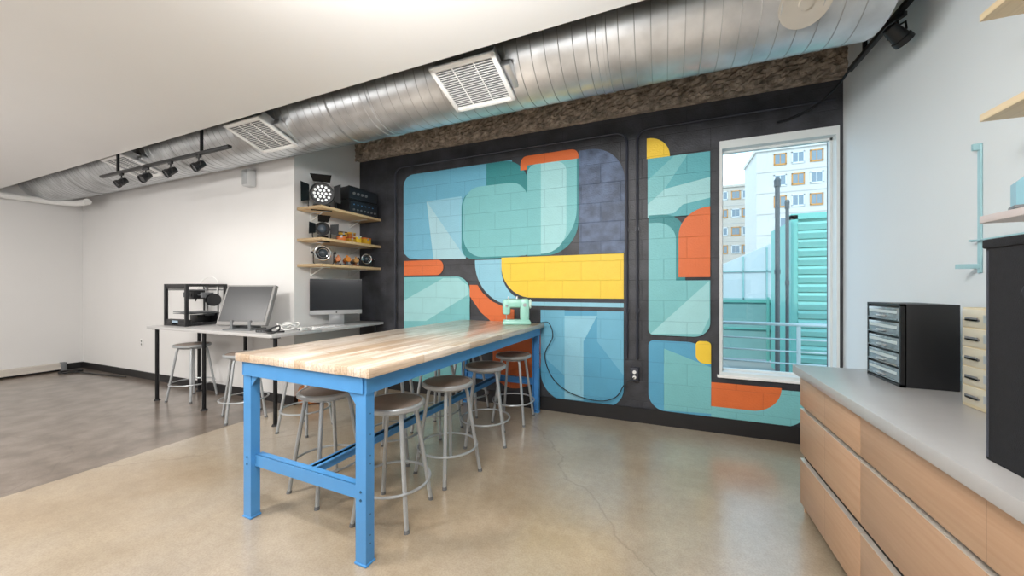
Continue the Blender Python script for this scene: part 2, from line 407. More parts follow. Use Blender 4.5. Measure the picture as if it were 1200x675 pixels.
simple('glazing', lambda b: prism(b, [(-1.4, 0), (1.6, 0), (1.6, 3.2), (.3, 2.9), (-1.4, 2.1)], 0, 1.5), mat('pale_glazing', '#adb9bb', .4, 0, .05), t)
simple('bars', lambda b: [bx(b, x-.02, x+.02, -.05, 0, 0, 2.1+(x+1.4)*.42) for x in (-1.35, -.7, -.05, .5)]+[bx(b, -1.4, 1.6, -.05, 0, z, z+.04) for z in (1.0, 1.9)], teal2, t)
for i, (u, vt, r, lb) in enumerate(((911, 210, .028, 'tall grey vent pipe standing outside the window'), (928, 232, .021, 'shorter grey vent pipe right of the tall one outside'))):
    p = onY(u, vt, 5.9)
    t = thing('vent_pipe', lb, 'vent pipe', (p.x, 5.9+.2*i, -.05))
    hh = p.z+.05
    simple('pipe', lambda b: cyl(b, (0, 0, 0), (0, 0, hh-.05), r), pgrey, t)
    simple('cap', lambda b: (cyl(b, (0, 0, hh-.1), (0, 0, hh-.02), r*1.35), cyl(b, (0, 0, hh-.02), (0, 0, hh+.02), r*1.5, .02)), pgrey, t)
    simple('flange', lambda b: (cyl(b, (0, 0, 0), (0, 0, .03), r*2), cyl(b, (0, 0, hh*.55), (0, 0, hh*.55+.06), r*1.25)), pgrey, t)
t = thing('terrace_railing', 'pale metal railing just outside the window', 'railing', (1.2, 4.75, -.05))
rl = mat('pale_railing', '#b3c4c7', .4, .1, .04)
for z, r in ((.56, .009), (.69, .009), (.82, .009), (.98, .018)):
    simple('rail', lambda b: cyl(b, (-1.0, 0, z), (1.4, 0, z), r), rl, t)
for x in (-.62, .12, .95): simple('post', lambda b: bx(b, x-.015, x+.015, -.015, .015, 0, .965), rl, t)

# ------------------------------------------------------------ duct and vents
DY, DZ, DR = 2.5, 2.995, .33
t = thing('air_duct', 'long round galvanised steel air duct running under the slab', 'duct', (0, DY, DZ-DR))
def dct(b):
    cyl(b, (XL+.01, 0, DR), (1.03, 0, DR), DR, seg=64)
    cyl(b, (1.03, 0, DR), (1.045, 0, DR), DR, DR*.98, seg=64)
simple('duct_body', dct, galv, t)
def seams(b):
    x = XL+.2
    while x < 1.0:
        ring(b, (x, 0, DR), DR+.0005, .0028, 64, 'X', 6); x += .09
simple('spiral_seam', seams, galv2, t)
for x in (-6.9, -4.6, -2.2, -.35):
    simple('coupling', lambda b: (cyl(b, (x-.03, 0, DR), (x+.03, 0, DR), DR+.003, seg=64), ring(b, (x-.03, 0, DR), DR+.003, .004, 64, 'X'), ring(b, (x+.03, 0, DR), DR+.003, .004, 64, 'X')), galv, t)
for x in (-7.4, -4.9, -2.6, .2):
    simple('hanger_strap', lambda b: (ring(b, (x, 0, DR), DR+.004, .004, 48, 'X'), cyl(b, (x, 0, 2*DR), (x, 0, 2*DR+ZC-DZ-DR-.001), .008)), galv2, t)
nrm = Vector((0, -.7, -.714)); pc = Vector((.66, -.228, DR-.232))
simple('access_plate', lambda b: (cyl(b, pc-nrm*.05, pc+nrm*.006, .115, seg=40), cyl(b, pc+nrm*.006, pc+nrm*.018, .03, seg=24)), mat('bright_galvanised', '#d3cec4', .35, .7), t)
vsl = mat('white_vent_enamel', '#e9e9e8', .45, 0, .02)
def make_vent(label):
    v = thing('air_vent', label, 'vent', group='white air vents along the duct')
    w2, d2 = .24, .195
    simple('boot', lambda b: (bx(b, -w2+.02, w2-.02, -d2+.03, d2-.02, .012, .09), bx(b, -w2+.005, w2-.005, -d2+.01, d2-.01, .01, .025), bx(b, w2-.02, w2+.05, -.06, d2-.03, .03, .085, 0, .008)), galv, v)
    simple('frame', lambda b: (bx(b, -w2, w2, -d2, -d2+.03, -.006, .012, 0, .003), bx(b, -w2, w2, d2-.03, d2, -.006, .012, 0, .003),
        bx(b, -w2, -w2+.03, -d2, d2, -.006, .012, 0, .003), bx(b, w2-.03, w2, -d2, d2, -.006, .012, 0, .003)), vsl, v)
    simple('backing', lambda b: bx(b, -w2+.03, w2-.03, -d2+.03, d2-.03, .008, .012), mat('vent_shadow', '#7a7d81', .8), v)
    def s2(b):
        for k in range(19):
            y = -d2+.037+k*(2*d2-.074)/18
            bx(b, -w2+.03, w2-.03, -.0078, .0078, -.001, .001, 0, 0, Matrix.Translation((0, y, .001)) @ Matrix.Rotation(RD(35), 4, 'X'))
        for x in (-.08, .08): bx(b, x-.003, x+.003, -d2+.03, d2-.03, -.003, .004)
    simple('slats', s2, vsl, v)
    return v
vents = [(-1.21, 'largest white air vent on the duct, nearest the camera'), (-3.42, 'middle white air vent, right of the track lights'), (-5.68, 'farthest white air vent on the duct, at the left')]
v0 = make_vent(vents[0][1])
for i, (x, lb) in enumerate(vents):
    v = v0 if i == 0 else copy_tree(v0)
    v.location = (x, 2.215, 2.715); v.rotation_euler = (RD(-18), 0, 0); v['label'] = lb

# track lights
TX = 1.255
tag(simple('light_track', lambda b: (bx(b, -5.79, -3.5, YS+.002, YS+.036, 2.545, 2.57, 0, .003), [(bx(b, x-.01, x+.01, YS, YS+.02, 2.57, 2.80), bx(b, x-.01, x+.01, YS-.04, YS+.02, 2.79, 2.80)) for x in (-5.4, -3.9)]), blackmetal),
    'black ceiling light track with four spotlights above the desk', 'light track')
tag(simple('light_track', lambda b: (bx(b, TX-.015, TX+.015, 1.9, 3.42, 2.9, 2.93, 0, .003), [bx(b, TX-.01, TX+.01, y-.01, y+.01, 2.93, ZC) for y in (2.1, 3.2)]), blackmetal),
    'black light track running beside the right wall near the window', 'light track')
def make_spot():
    s = thing('track_spotlight', 'x', 'spotlight')
    simple('adapter', lambda b: bx(b, -.05, .05, -.014, .014, -.03, 0, 0, .003), black, s)
    simple('stem', lambda b: (cyl(b, (0, 0, -.03), (0, 0, -.07), .008), tube(b, [(0, 0, -.065), (-.05, 0, -.07), (-.055, 0, -.12)], .006), tube(b, [(0, 0, -.065), (.05, 0, -.07), (.055, 0, -.12)], .006)), black, s)
    M = Matrix.Translation((0, 0, -.12)) @ Matrix.Rotation(RD(-52), 4, 'X') @ Matrix.Rotation(math.pi, 4, 'X')
    hd = simple('lamp_head', lambda b: lathe(b, [(.02, -.075), (.035, -.07), (.04, -.03), (.045, .03), (.052, .035), (.052, .07), (.046, .07), (.04, .05), (.001, .05)], 28, 0, M), black, s)
    simple('lens', lambda b: cyl(b, (0, 0, .052), (0, 0, .056), .04, M=M), mat('lamp_lens', '#4a4a4c', .2), hd)
    return s
sp0 = make_spot()
for i, (x, lb) in enumerate(((-5.35, 'leftmost black spotlight on the track above the desk'), (-4.87, 'second black spotlight from the left on the desk track'), (-4.42, 'third black spotlight from the left on the desk track'), (-3.96, 'rightmost black spotlight on the track above the desk'))):
    s = sp0 if i == 0 else copy_tree(sp0)
    s.location = (x, YS+.019, 2.545); s.scale = (.72, .72, .8); s.rotation_euler = (0, 0, RD(random.uniform(-15, 15))); s['label'] = lb; s['group'] = 'spotlights on the track above the desk'
s = copy_tree(sp0); s.location = (TX-.005, 2.82, 2.9); s.scale = (.9, .9, .9); s.rotation_euler = (0, 0, RD(115)); s['label'] = 'single black spotlight at top right beside the right wall'
if 'group' in s: del s['group']

# conduits on the mural wall
def P(u, v, off=.02): q = onY(u, v); return (q.x, YW-off, q.z)
def arc_path(pts, r=.12):
    out = []; V = [Vector(p) for p in pts]
    for i, p in enumerate(V):
        if i in (0, len(V)-1): out.append(p); continue
        a = (V[i-1]-p).normalized()*r; b = (V[i+1]-p).normalized()*r
        for k in range(9):
            t = k/8; out.append((p+a)*(1-t)**2+p*2*t*(1-t)+(p+b)*t*t)
    return out
cdm = mat('navy_painted_conduit', '#2d303b', .45)
xa, xb, xc = onY(465, 250).x, onY(741, 250).x, onY(752, 250).x
def cond(b):
    tube(b, arc_path([(xa, YW-.03, .15), (xa, YW-.03, 2.87), (xb-.05, YW-.03, 2.87), (xb-.05, YW-.03, .62)]), .012)
    for x, z in ((xa, 1.9), (-2.2, 2.87), (-1.2, 2.87), (xb-.05, 1.9), (xb-.05, 1.1)): bx(b, x-.022, x+.022, YW-.035, YW-.02, z-.018, z+.018)
tag(simple('conduit', cond, cdm), 'dark painted conduit framing the large left mural panel', 'conduit')
def cond2(b):
    tube(b, arc_path([(xc-.04, YW-.03, .62), (xc-.04, YW-.03, 2.87), (1.3, YW-.03, 2.87)]), .012)
    for x, z in ((xc-.04, 1.9), (xc-.04, 1.1), (.3, 2.87)): bx(b, x-.022, x+.022, YW-.035, YW-.02, z-.018, z+.018)
tag(simple('conduit', cond2, cdm), 'dark painted conduit over the narrow right mural panel', 'conduit')
q = onY(744, 437)
t = thing('outlet_box', 'dark outlet box with white sockets on the mural wall', 'outlet', (q.x, YW-.03, q.z-.07))
simple('box', lambda b: bx(b, -.04, .04, -.03, .03, 0, .13, 0, .005), cdm, t)
for z in (.04, .09): simple('socket', lambda b: cyl(b, (0, -.036, z), (0, -.03, z), .017), whitep, t)
tag(simple('conduit', lambda b: tube(b, [(TX, 3.42, 2.92), (TX-.02, 3.6, 2.88), (1.15, 3.74, 2.82), (1.0, 3.79, 2.77), (.9, 3.79, 2.75)], .009, 8, smooth_n=5), blackmetal),
    'thin black cable tube from the right track down to the mural wall', 'conduit')

# ------------------------------------------------------------ blue worktable
TW, TL, THh = 1.03, 2.44, .945
t = thing('worktable', 'long blue steel worktable with a butcher block top', 'table', (-1.735, 2.535, 0), RD(-1.7))
simple('tabletop', lambda b: bx(b, -TW/2, TW/2, -TL/2, TL/2, THh-.045, THh, 0, .004), maple, t)
LX, LY = .44, 1.17
def apr(b):
    z0, z1 = THh-.125, THh-.046
    bx(b, -LX-.02, LX+.02, -LY-.035, -LY-.03, z0, z1); bx(b, -LX-.02, LX+.02, LY+.03, LY+.035, z0, z1)
    bx(b, -LX-.04, -LX-.034, -LY-.03, LY+.03, z0, z1); bx(b, LX+.034, LX+.04, -LY-.03, LY+.03, z0, z1)
    for s in (-1, 1): bx(b, s*(LX+.02)-.018, s*(LX+.02)+.018, -LY-.03, LY+.03, z1-.004, z1)
simple('apron', apr, blue, t)
for sx in (-1, 1):
    for sy in (-1, 1):
        def lg(b):
            x, y = sx*LX, sy*LY
            bx(b, x-.033, x+.033, y+sy*.024-.0025, y+sy*.024+.0025, .010, THh-.046)
            for q2 in (-1, 1): bx(b, x+q2*.031-.0025, x+q2*.031+.0025, y-.024, y+.025, .010, THh-.046)
            bx(b, x-.038, x+.038, y-.032, y+.032, 0, .010, 0, .003)
        l = simple('leg', lg, blue, t)
        def hl(b):
            x, y = sx*LX, sy*LY
            for zz in (.10, .14, .24, .48, .52, .62, .72): cyl(b, (x+sx*.0335, y, zz), (x+sx*.0345, y, zz), .0035, seg=10)
            for zz in (.31, .35, .86): cyl(b, (x, y+sy*.0265, zz), (x, y+sy*.030, zz), .006, seg=8)
        simple('bolt_holes', hl, boltm, l)
for sy in (-1, 1):
    simple('end_stretcher', lambda b: (bx(b, -LX+.03, LX-.03, sy*LY-.004, sy*LY+.004, .295, .36), bx(b, -LX+.03, LX-.03, sy*(LY-.02)-.02, sy*(LY-.02)+.02, .352, .36),
        bx(b, -LX+.03, LX-.03, sy*(LY-.02)-.02, sy*(LY-.02)+.02, .295, .301)), blue, t)
    for sx in (-1, 1):
        simple('gusset', lambda b: prism(b, [(sx*(LX-.03), THh-.125), (sx*(LX-.09), THh-.125), (sx*(LX-.03), THh-.19)], sy*(LY+.02)-.003, sy*(LY+.02)+.003), blue, t)
simple('long_stretcher', lambda b: (bx(b, -.012, .012, -LY+.02, LY-.02, .30, .35), bx(b, -.03, .03, -LY+.02, LY-.02, .344, .35)), blue, t)

# ------------------------------------------------------------ stools
SH = .655
def make_stool():
    s = thing('stool', 'x', 'stool')
    simple('seat', lambda b: lathe(b, [(.001, SH-.008), (.158, SH-.008), (.160, SH-.003), (.155, SH), (.001, SH)], 40), stoolseat, s)
    simple('seat_rim', lambda b: lathe(b, [(.10, SH-.03), (.170, SH-.03), (.178, SH-.024), (.178, SH-.006), (.172, SH+.001), (.161, SH+.001), (.159, SH-.008), (.10, SH-.008)], 44), stoolm, s)
    for k in range(4):
        q = RD(45+90*k); cx, sy = math.cos(q), math.sin(q)
        l = simple('leg', lambda b: tube(b, [(cx*.09, sy*.09, SH-.03), (cx*.125, sy*.125, SH-.045), (cx*.137, sy*.137, SH-.08), (cx*.228, sy*.228, .012)], .0125, 10), stoolm, s)
        simple('foot_tip', lambda b: cyl(b, (cx*.23, sy*.23, 0), (cx*.228, sy*.228, .018), .0155, .014, 14), rubber, l)
    simple('foot_ring', lambda b: ring(b, (0, 0, .2), .208, .008, 48, 'Z'), stoolm, s)
    simple('brace_ring', lambda b: ring(b, (0, 0, SH-.045), .118, .007, 36, 'Z'), stoolm, s)
    return s
st0 = make_stool()
TG = 'grey stools around the blue worktable'
spots = [(-1.47, 1.72, 12, 'grey stool nearest the camera on the window side of the worktable', TG),
 (-1.43, 2.24, -18, 'second grey stool from the camera, window side of the worktable', TG),
 (-1.43, 2.84, 25, 'third grey stool from the camera, window side of the worktable', TG),
 (-1.40, 3.40, 3, 'farthest grey stool on the window side of the worktable, by the mural', TG),
 (-2.04, 1.75, -10, 'grey stool nearest the camera on the desk side of the worktable', TG),
 (-1.96, 2.30, 20, 'second grey stool from the camera, desk side of the worktable', TG),
 (-1.94, 2.86, -5, 'third grey stool from the camera, desk side of the worktable', TG),
 (-1.93, 3.43, 5, 'farthest grey stool on the desk side of the worktable, by the mural', TG),
 (-5.2, 2.56, 15, 'grey stool under the left part of the grey desk', 'grey stools at the desk'),
 (-3.97, 2.40, -25, 'grey stool under the desk below the tilted monitor', 'grey stools at the desk'),
 (-3.10, 2.42, 8, 'grey stool at the right side of the desk corner, behind the worktable', 'grey stools at the desk')]
for i, (x, y, rz, lb, g) in enumerate(spots):
    s = st0 if i == 0 else copy_tree(st0)
    s.location = (x, y, 0); s.rotation_euler = (0, 0, RD(rz)); s['label'] = lb; s['group'] = g

# ------------------------------------------------------------ sewing machine
sm = thing('sewing_machine', 'mint green vintage sewing machine on the far end of the worktable', 'sewing machine', (-1.40, 3.5, THh+.001), RD(25))
simple('base', lambda b: (bx(b, -.15, .14, -.07, .07, 0, .035, 0, .012), bx(b, -.14, .13, -.06, .06, .03, .048, 0, .008)), mint, sm)
simple('body', lambda b: (bx(b, .03, .125, -.045, .045, .035, .265, 0, .026), bx(b, -.13, .11, -.04, .04, .17, .262, 0, .03), bx(b, -.15, -.07, -.043, .043, .10, .258, 0, .024)), mint, sm)
simple('handwheel', lambda b: (cyl(b, (.123, 0, .21), (.145, 0, .21), .042, seg=28), ring(b, (.135, 0, .21), .042, .008, 28, 'X')), mat('pale_mint', '#c9e2d8', .3), sm)
simple('needle_bar', lambda b: (cyl(b, (-.11, 0, .05), (-.11, 0, .11), .005), bx(b, -.125, -.095, -.012, .008, .046, .052), cyl(b, (-.09, .0, .255), (-.09, 0, .285), .006)), chrome, sm)
for (p, p2, r) in (((.075, -.052, .2), (.075, -.044, .2), .018), ((-.11, -.05, .19), (-.11, -.042, .19), .012), ((0, 0, .26), (0, 0, .29), .01)):
    simple('dial', lambda b: cyl(b, p, p2, r), chrome, sm)
q = onY(744, 437)
Msm = (Matrix.Translation(sm.location) @ Matrix.Rotation(RD(25), 4, 'Z')).inverted()
simple('power_cord', lambda b: tube(b, [Msm @ Vector(p) for p in [(-1.28, 3.56, .965), (-1.2, 3.64, .957), (-1.12, 3.70, .95), (-1.09, 3.74, .8), P(640, 415, .05), P(648, 440, .05), P(668, 458, .05), P(700, 468, .05), P(722, 464, .05), P(733, 448, .07), (q.x, YW-.075, q.z-.03)]], .005, 6, smooth_n=6), cordm, sm)

# ------------------------------------------------------------ grey desk
DH = .877
t = thing('desk', 'grey laminate corner desk on thin black legs', 'desk', (-4.5, 2.58, 0))
simple('desktop', lambda b: (bx(b, -1.09, 1.1, -.28, .265, DH-.032, DH, 0, .003), bx(b, .665, 1.1, .265, 1.235-.035, DH-.032, DH, 0, .003)), desk_m, t)
for (x, y) in ((-1.0, -.22), (-.08, -.22), (1.06, -.22), (-1.0, .2), (-.08, .2), (1.06, 1.1)):
    l = simple('leg', lambda b: (cyl(b, (x, y, .012), (x, y, DH-.032), .018), cyl(b, (x, y, DH-.04), (x, y, DH-.032), .045)), blackmetal, t)
    simple('foot_pad', lambda b: cyl(b, (x, y, 0), (x, y, .015), .032, .026), rubberb, l)
# bag under the desk
t = thing('shoulder_bag', 'rounded orange-brown bag standing on the floor under the desk corner', 'bag', (-3.70, 2.98, 0), RD(50))
lea = mat('orange_brown_leather', '#a5622f', .5, 0, .12, 12)
simple('bag_body', lambda b: (bx(b, -.15, .15, -.06, .06, 0, .22, 0, .045), bx(b, -.13, .13, -.068, -.04, .02, .15, 0, .012)), lea, t)
simple('handle', lambda b: tube(b, arc_path([(-.08, 0, .2), (-.07, 0, .32), (.07, 0, .32), (.08, 0, .2)], .05), .008), mat('dark_brown_strap', '#5a3419', .5), t)

# 3D printer
t = thing('desktop_printer', 'black open frame desktop 3D printer at the left end of the desk', '3D printer', (-5.26, 2.63, DH))
def pf(b):
    w, d, h = .21, .2, .49
    for x in (-w, w):
        for y in (-d, d): bx(b, x-.015, x+.015, y-.015, y+.015, 0, h, 0, .002)
    for z in (.02, h-.015):
        for y in (-d, d): bx(b, -w, w, y-.013, y+.013, z-.015, z+.015)
        for x in (-w, w): bx(b, x-.013, x+.013, -d, d, z-.015, z+.015)
    bx(b, -w, w, -d-.01, -d+.05, .0, .075, 0, .004); bx(b, -w, w, d-.02, d, .0, .14)
    bx(b, -w, w, -d-.005, -d+.02, h-.06, h-.0, 0, .003)
simple('frame', pf, black, t)
simple('print_bed', lambda b: (bx(b, -.17, .17, -.15, .15, .15, .16), bx(b, -.17, .17, -.15, .15, .135, .14), bx(b, -.03, .03, .1, .19, .1, .15)), greyp, t)
simple('gantry', lambda b: (cyl(b, (-.2, 0, .36), (.2, 0, .36), .008), cyl(b, (-.2, .04, .36), (.2, .04, .36), .008), bx(b, -.2, -.165, -.04, .08, .33, .39), bx(b, .165, .2, -.04, .08, .33, .39), bx(b, -.2, .2, .06, .07, .375, .385),
    [cyl(b, (x, .17, .09), (x, .17, .46), .008) for x in (-.12, .12)], cyl(b, (-.18, -.19, .42), (-.18, .19, .42), .006), cyl(b, (.18, -.19, .42), (.18, .19, .42), .006)), greyp, t)
simple('print_head', lambda b: (bx(b, -.06, .04, -.05, .06, .31, .42, 0, .004), cyl(b, (-.01, 0, .28), (-.01, 0, .31), .003, .01), cyl(b, (-.01, -.06, .36), (-.01, -.05, .36), .025)), black, t)
simple('electronics_box', lambda b: bx(b, -.18, -.02, .02, .17, .02, .11, 0, .004), black, t)
simple('control_screen', lambda b: bx(b, -.06, .06, -.213, -.208, .015, .065), mat('panel_blue', '#8fa4b5', .3), t)
simple('spool', lambda b: (cyl(b, (.225, .05, .3), (.229, .05, .3), .075), cyl(b, (.265, .05, .3), (.269, .05, .3), .075), cyl(b, (.228, .05, .3), (.266, .05, .3), .055)), black, t)
simple('feed_tube', lambda b: (tube(b, [(0, 0, .42), (.03, .05, .54), (.12, .1, .58), (.2, .12, .52), (.22, .1, .4)], .004, 6, smooth_n=5), tube(b, [(-.02, .02, .42), (-.06, .1, .47), (-.1, .15, .4), (-.1, .15, .1)], .005, 6, smooth_n=5)), whitep, t)

# tilted display
t = thing('computer_monitor', 'silver framed monitor tilted back on the desk', 'monitor', (-4.13, 2.47, DH), RD(16))
Mt = Matrix.Translation((0, .0, .045)) @ Matrix.Rotation(RD(-19), 4, 'X')
simple('casing', lambda b: (bx(b, -.29, .29, -.02, .03, .0, .45, 0, .01, Mt), bx(b, -.18, .18, .03, .06, .07, .33, 0, .012, Mt)), mat('warm_grey_plastic', '#8b8a89', .45), t)
simple('screen', lambda b: bx(b, -.265, .265, -.0225, -.02, .04, .43, 0, 0, Mt), mat('grey_screen', '#26282c', .3, 0, .03), t)
simple('stand', lambda b: (bx(b, -.15, .17, -.08, .14, 0, .015, 0, .004), bx(b, -.07, .07, .05, .08, .01, .2, 0, .004), bx(b, -.12, -.09, -.02, .12, .01, .1), bx(b, .09, .12, -.02, .12, .01, .1)), greyp, t)
# all in one computer
t = thing('desktop_computer', 'slim all-in-one computer with a black screen and thin silver chin', 'computer', (-3.61, 3.22, DH), RD(48))
Mi = Matrix.Translation((0, 0, .13)) @ Matrix.Rotation(RD(-4), 4, 'X')
simple('casing', lambda b: (bx(b, -.28, .28, -.008, .012, 0, .42, 0, .004, Mi), prism(b, [(-.2, .05), (.2, .05), (.2, .36), (-.2, .36)], .012, .035, 0, Mi)), silver, t)
simple('screen', lambda b: bx(b, -.28, .28, -.0105, -.008, .05, .421, 0, 0, Mi), glassblk, t)
simple('emblem', lambda b: (cyl(b, (0, -.0095, .023), (0, -.0082, .023), .009, M=Mi), cyl(b, (.004, -.0095, .036), (.002, -.0082, .036), .003, M=Mi)), black, t)
def stn(b):
    bx(b, -.09, .09, -.07, .11, 0, .006, 0, .002)
    bx(b, -.085, .085, -.004, .004, 0, .23, 0, .002, Matrix.Translation((0, .10, .002)) @ Matrix.Rotation(RD(18), 4, 'X'))
simple('stand', stn, silver, t)
t = thing('keyboard', 'thin white keyboard in front of the silver computer', 'keyboard', (-3.57, 2.98, DH), RD(52))
simple('keyboard_body', lambda b: bx(b, -.14, .14, -.055, .055, 0, .008, 0, .003), silver, t)
simple('keys', lambda b: [bx(b, -.132+i*.0205, -.132+i*.0205+.017, -.047+j*.019, -.047+j*.019+.016, .008, .0105) for i in range(13) for j in range(5)], whitep, t)
tag(simple('computer_mouse', lambda b: lathe(b, [(.001, 0), (.03, 0), (.032, .008), (.024, .02), (.001, .025)], 24, 0, Matrix.Translation((-3.44, 2.80, DH)) @ Matrix.Diagonal((.8, 1.5, 1, 1))), whitep), 'small white mouse near the corner of the desk', 'mouse')
t = thing('usb_hub', 'small black box beside the tilted monitor on the desk', 'hub', (-3.70, 2.42, DH), RD(10))
simple('hub_body', lambda b: bx(b, -.07, .07, -.03, .03, 0, .035, 0, .005), black, t)
simple('port', lambda b: [bx(b, -.05+k*.03, -.033+k*.03, -.032, -.03, .01, .02) for k in range(4)], greyp, t)
t = thing('power_adapter', 'white power adapter brick lying beside the coiled cable', 'adapter', (-3.46, 2.66, DH), RD(-75))
simple('brick', lambda b: bx(b, -.05, .05, -.03, .03, 0, .035, 0, .01), whitep, t)
simple('plug', lambda b: bx(b, .05, .07, -.015, .015, .01, .03, 0, .004), greyp, t)
tag(simple('cable_tangle', lambda b: tube(b, [(-3.72+.09*math.cos(k*1.3)+.006*k, 2.66+.10*math.sin(k*1.3), DH+.010+.03*(k % 3)) for k in range(18)], .008, 6, smooth_n=5), whitep), 'tangled white cable lying between the monitor and computer', 'cable')
tag(simple('cable_tangle', lambda b: tube(b, [(-3.60, 2.36, DH+.01), (-3.55, 2.40, DH+.05), (-3.50, 2.44, DH+.07), (-3.45, 2.40, DH+.03), (-3.48, 2.34, DH+.01), (-3.55, 2.33, DH+.03), (-3.56, 2.42, DH+.01), (-3.48, 2.48, DH+.01)], .008, 6, smooth_n=5), black), 'black cable looped on the desk corner beside the small black box', 'cable')
tag(simple('cable_tangle', lambda b: tube(b, [(-4.98, 2.75, DH+.008), (-4.9, 2.66, DH+.008), (-4.8, 2.72, DH+.02), (-4.72, 2.62, DH+.03), (-4.66, 2.70, DH+.01), (-4.74, 2.78, DH+.008), (-4.84, 2.80, DH+.008)], .007, 6, smooth_n=5), black), 'short black cable lying between the 3D printer and the tilted monitor', 'cable')

# ------------------------------------------------------------ wall shelves and contents
SX = -3.47
def shelf(z, label):
    t = thing('wall_shelf', label, 'shelf', (XC, 2.89, z-.03))
    simple('board', lambda b: bx(b, .002, SX-XC, 0, YW-2.89-.005, 0, .03, 0, .003), ply, t)
    for y in (.18, .75):
        simple('bracket', lambda b: (bx(b, .002, .008, y-.012, y+.012, -.1, 0), bx(b, .002, .3, y-.012, y+.012, -.006, 0), prism(b, [(.005, -.09), (.012, -.09), (.2, -.006), (.18, -.006)], y-.003, y+.003)), whitep, t)
shelf(2.235, 'top pale plywood shelf in the mural corner')
shelf(1.88, 'middle pale plywood shelf in the mural corner')
shelf(1.59, 'lowest pale plywood shelf in the mural corner')
def par(name, label, loc, rz, r, lens_m, can_m, doors, dots, rim=None):
    t = thing(name, label, 'stage light', loc, rz)
    hc = r+.05
    simple('yoke', lambda b: (tube(b, arc_path([(-r-.02, 0, hc), (-r-.02, 0, .006), (r+.02, 0, .006), (r+.02, 0, hc)], .03), .006), bx(b, -.05, .05, -.03, .03, 0, .01)), blackmetal, t)
    M = Matrix.Translation((0, 0, hc)) @ Matrix.Rotation(RD(98), 4, 'X')
    cn = simple('lamp_can', lambda b: lathe(b, [(.03, -.11), (r*.7, -.1), (r*.95, -.03), (r, 0), (r, .07), (r*.93, .07), (r*.9, .03), (.001, .03)], 36, 0, M), can_m, t)
    if dots:
        def dt(b):
            for rr, n in ((0, 1), (r*.32, 6), (r*.64, 12)):
                for k in range(n):
                    q = 2*math.pi*k/n; cyl(b, (rr*math.cos(q), rr*math.sin(q), .03), (rr*math.cos(q), rr*math.sin(q), .04), r*.12, seg=12, M=M)
        simple('lens', dt, lens_m, cn)
    else:
        simple('lens', lambda b: lathe(b, [(.001, .03), (r*.6, .03), (r*.4, .05), (.001, .06)], 32, 0, M), lens_m, cn)
    if rim: simple('rim_ring', lambda b: (ring(b, (0, 0, .072), r*.93, r*.13, 36, 'Z', 8, 0, M), ring(b, (0, 0, .05), r*.62, r*.05, 36, 'Z', 8, 0, M)), rim, cn)
    for s in (-1, 1):
        simple('knob', lambda b: cyl(b, (s*(r+.02), 0, hc), (s*(r+.045), 0, hc), .014), black, t)
    if doors:
        for k in range(4):
            M2 = M @ Matrix.Rotation(RD(90*k), 4, 'Z') @ Matrix.Translation((0, r, .07)) @ Matrix.Rotation(RD(-48), 4, 'X')
            def fl(b):
                tt = bmesh.new(); w = r*.7
                vs = [tt.verts.new(p) for p in ((-w, 0, 0), (w, 0, 0), (w*1.25, 0, .1), (-w*1.25, 0, .1))]
                vs2 = [tt.verts.new(v.co+Vector((0, .003, 0))) for v in vs]
                tt.faces.new(vs); tt.faces.new(vs2[::-1])
                for i in range(4): tt.faces.new((vs[i], vs2[i], vs2[(i+1) % 4], vs[(i+1) % 4]))
                merge(b, tt, 0, M2)
            simple('barn_door', fl, blackmetal, t)
par('stage_light', 'black stage light with round white LEDs on the top shelf', (-3.65, 3.06, 2.235), RD(44), .125, mat('led_white', '#eef2f4', .3, emit=.3), black, True, True)
par('stage_light', 'small black stage light with open flaps on the middle shelf', (-3.65, 3.05, 1.88), RD(60), .075, mat('dull_lens', '#57606a', .15), black, True, False)
par('stage_light', 'black lamp with a silver ring front on the lowest shelf', (-3.62, 3.05, 1.59), RD(44), .085, mat('dark_lens', '#3c454c', .15), black, False, False, chrome)
par('stage_light', 'smaller silver ringed lamp at the far end of the lowest shelf', (-3.58, 3.66, 1.59), RD(50), .062, mat('dark_lens', '#3c454c', .15), black, False, False, chrome)
t = thing('audio_mixer', 'large black equipment case with knobs and a handle on the top shelf', 'audio equipment', (-3.645, 3.565, 2.235), RD(84))
simple('casing', lambda b: (bx(b, -.22, .22, -.14, .14, 0, .17, 0, .008), bx(b, -.22, .22, -.13, .14, .175, .33, 0, .008)), black, t)
simple('front_panel', lambda b: (bx(b, -.205, .205, -.145, -.14, .015, .155), bx(b, -.205, .205, -.135, -.13, .19, .315)), mat('charcoal_panel', '#202329', .4), t)
for k in range(7): simple('knob', lambda b: cyl(b, (-.16+k*.053, -.16, .05), (-.16+k*.053, -.145, .05), .011, seg=12), greyp, t)
for k in range(4): simple('knob', lambda b: cyl(b, (-.15+k*.06, -.15, .25), (-.15+k*.06, -.135, .25), .016, seg=12), greyp, t)
simple('indicator_lights', lambda b: [bx(b, -.16+k*.056, -.145+k*.056, -.148, -.145, .11, .12) for k in range(6)], mat('blue_indicator', '#4d7fb0', .4, emit=.1), t)
simple('handle', lambda b: tube(b, arc_path([(-.13, 0, .328), (-.13, 0, .37), (.13, 0, .37), (.13, 0, .328)], .02), .007), black, t)
def small_case(label, loc, rz, w, d, h, col, lid):
    t = thing('storage_tin', label, 'tin', loc, rz)
    m1 = mat('tin_'+col, col, .45); m2 = mat('tin_'+lid, lid, .45)
    simple('tin_body', lambda b: bx(b, -w, w, -d, d, 0, h, 0, .004), m1, t)
    simple('lid', lambda b: (bx(b, -w-.003, w+.003, -d-.003, d+.003, h, h+.014, 0, .003)), m2, t)
    simple('latch', lambda b: bx(b, -.01, .01, -d-.007, -d-.002, h-.02, h+.008, 0, .001), silver, t)
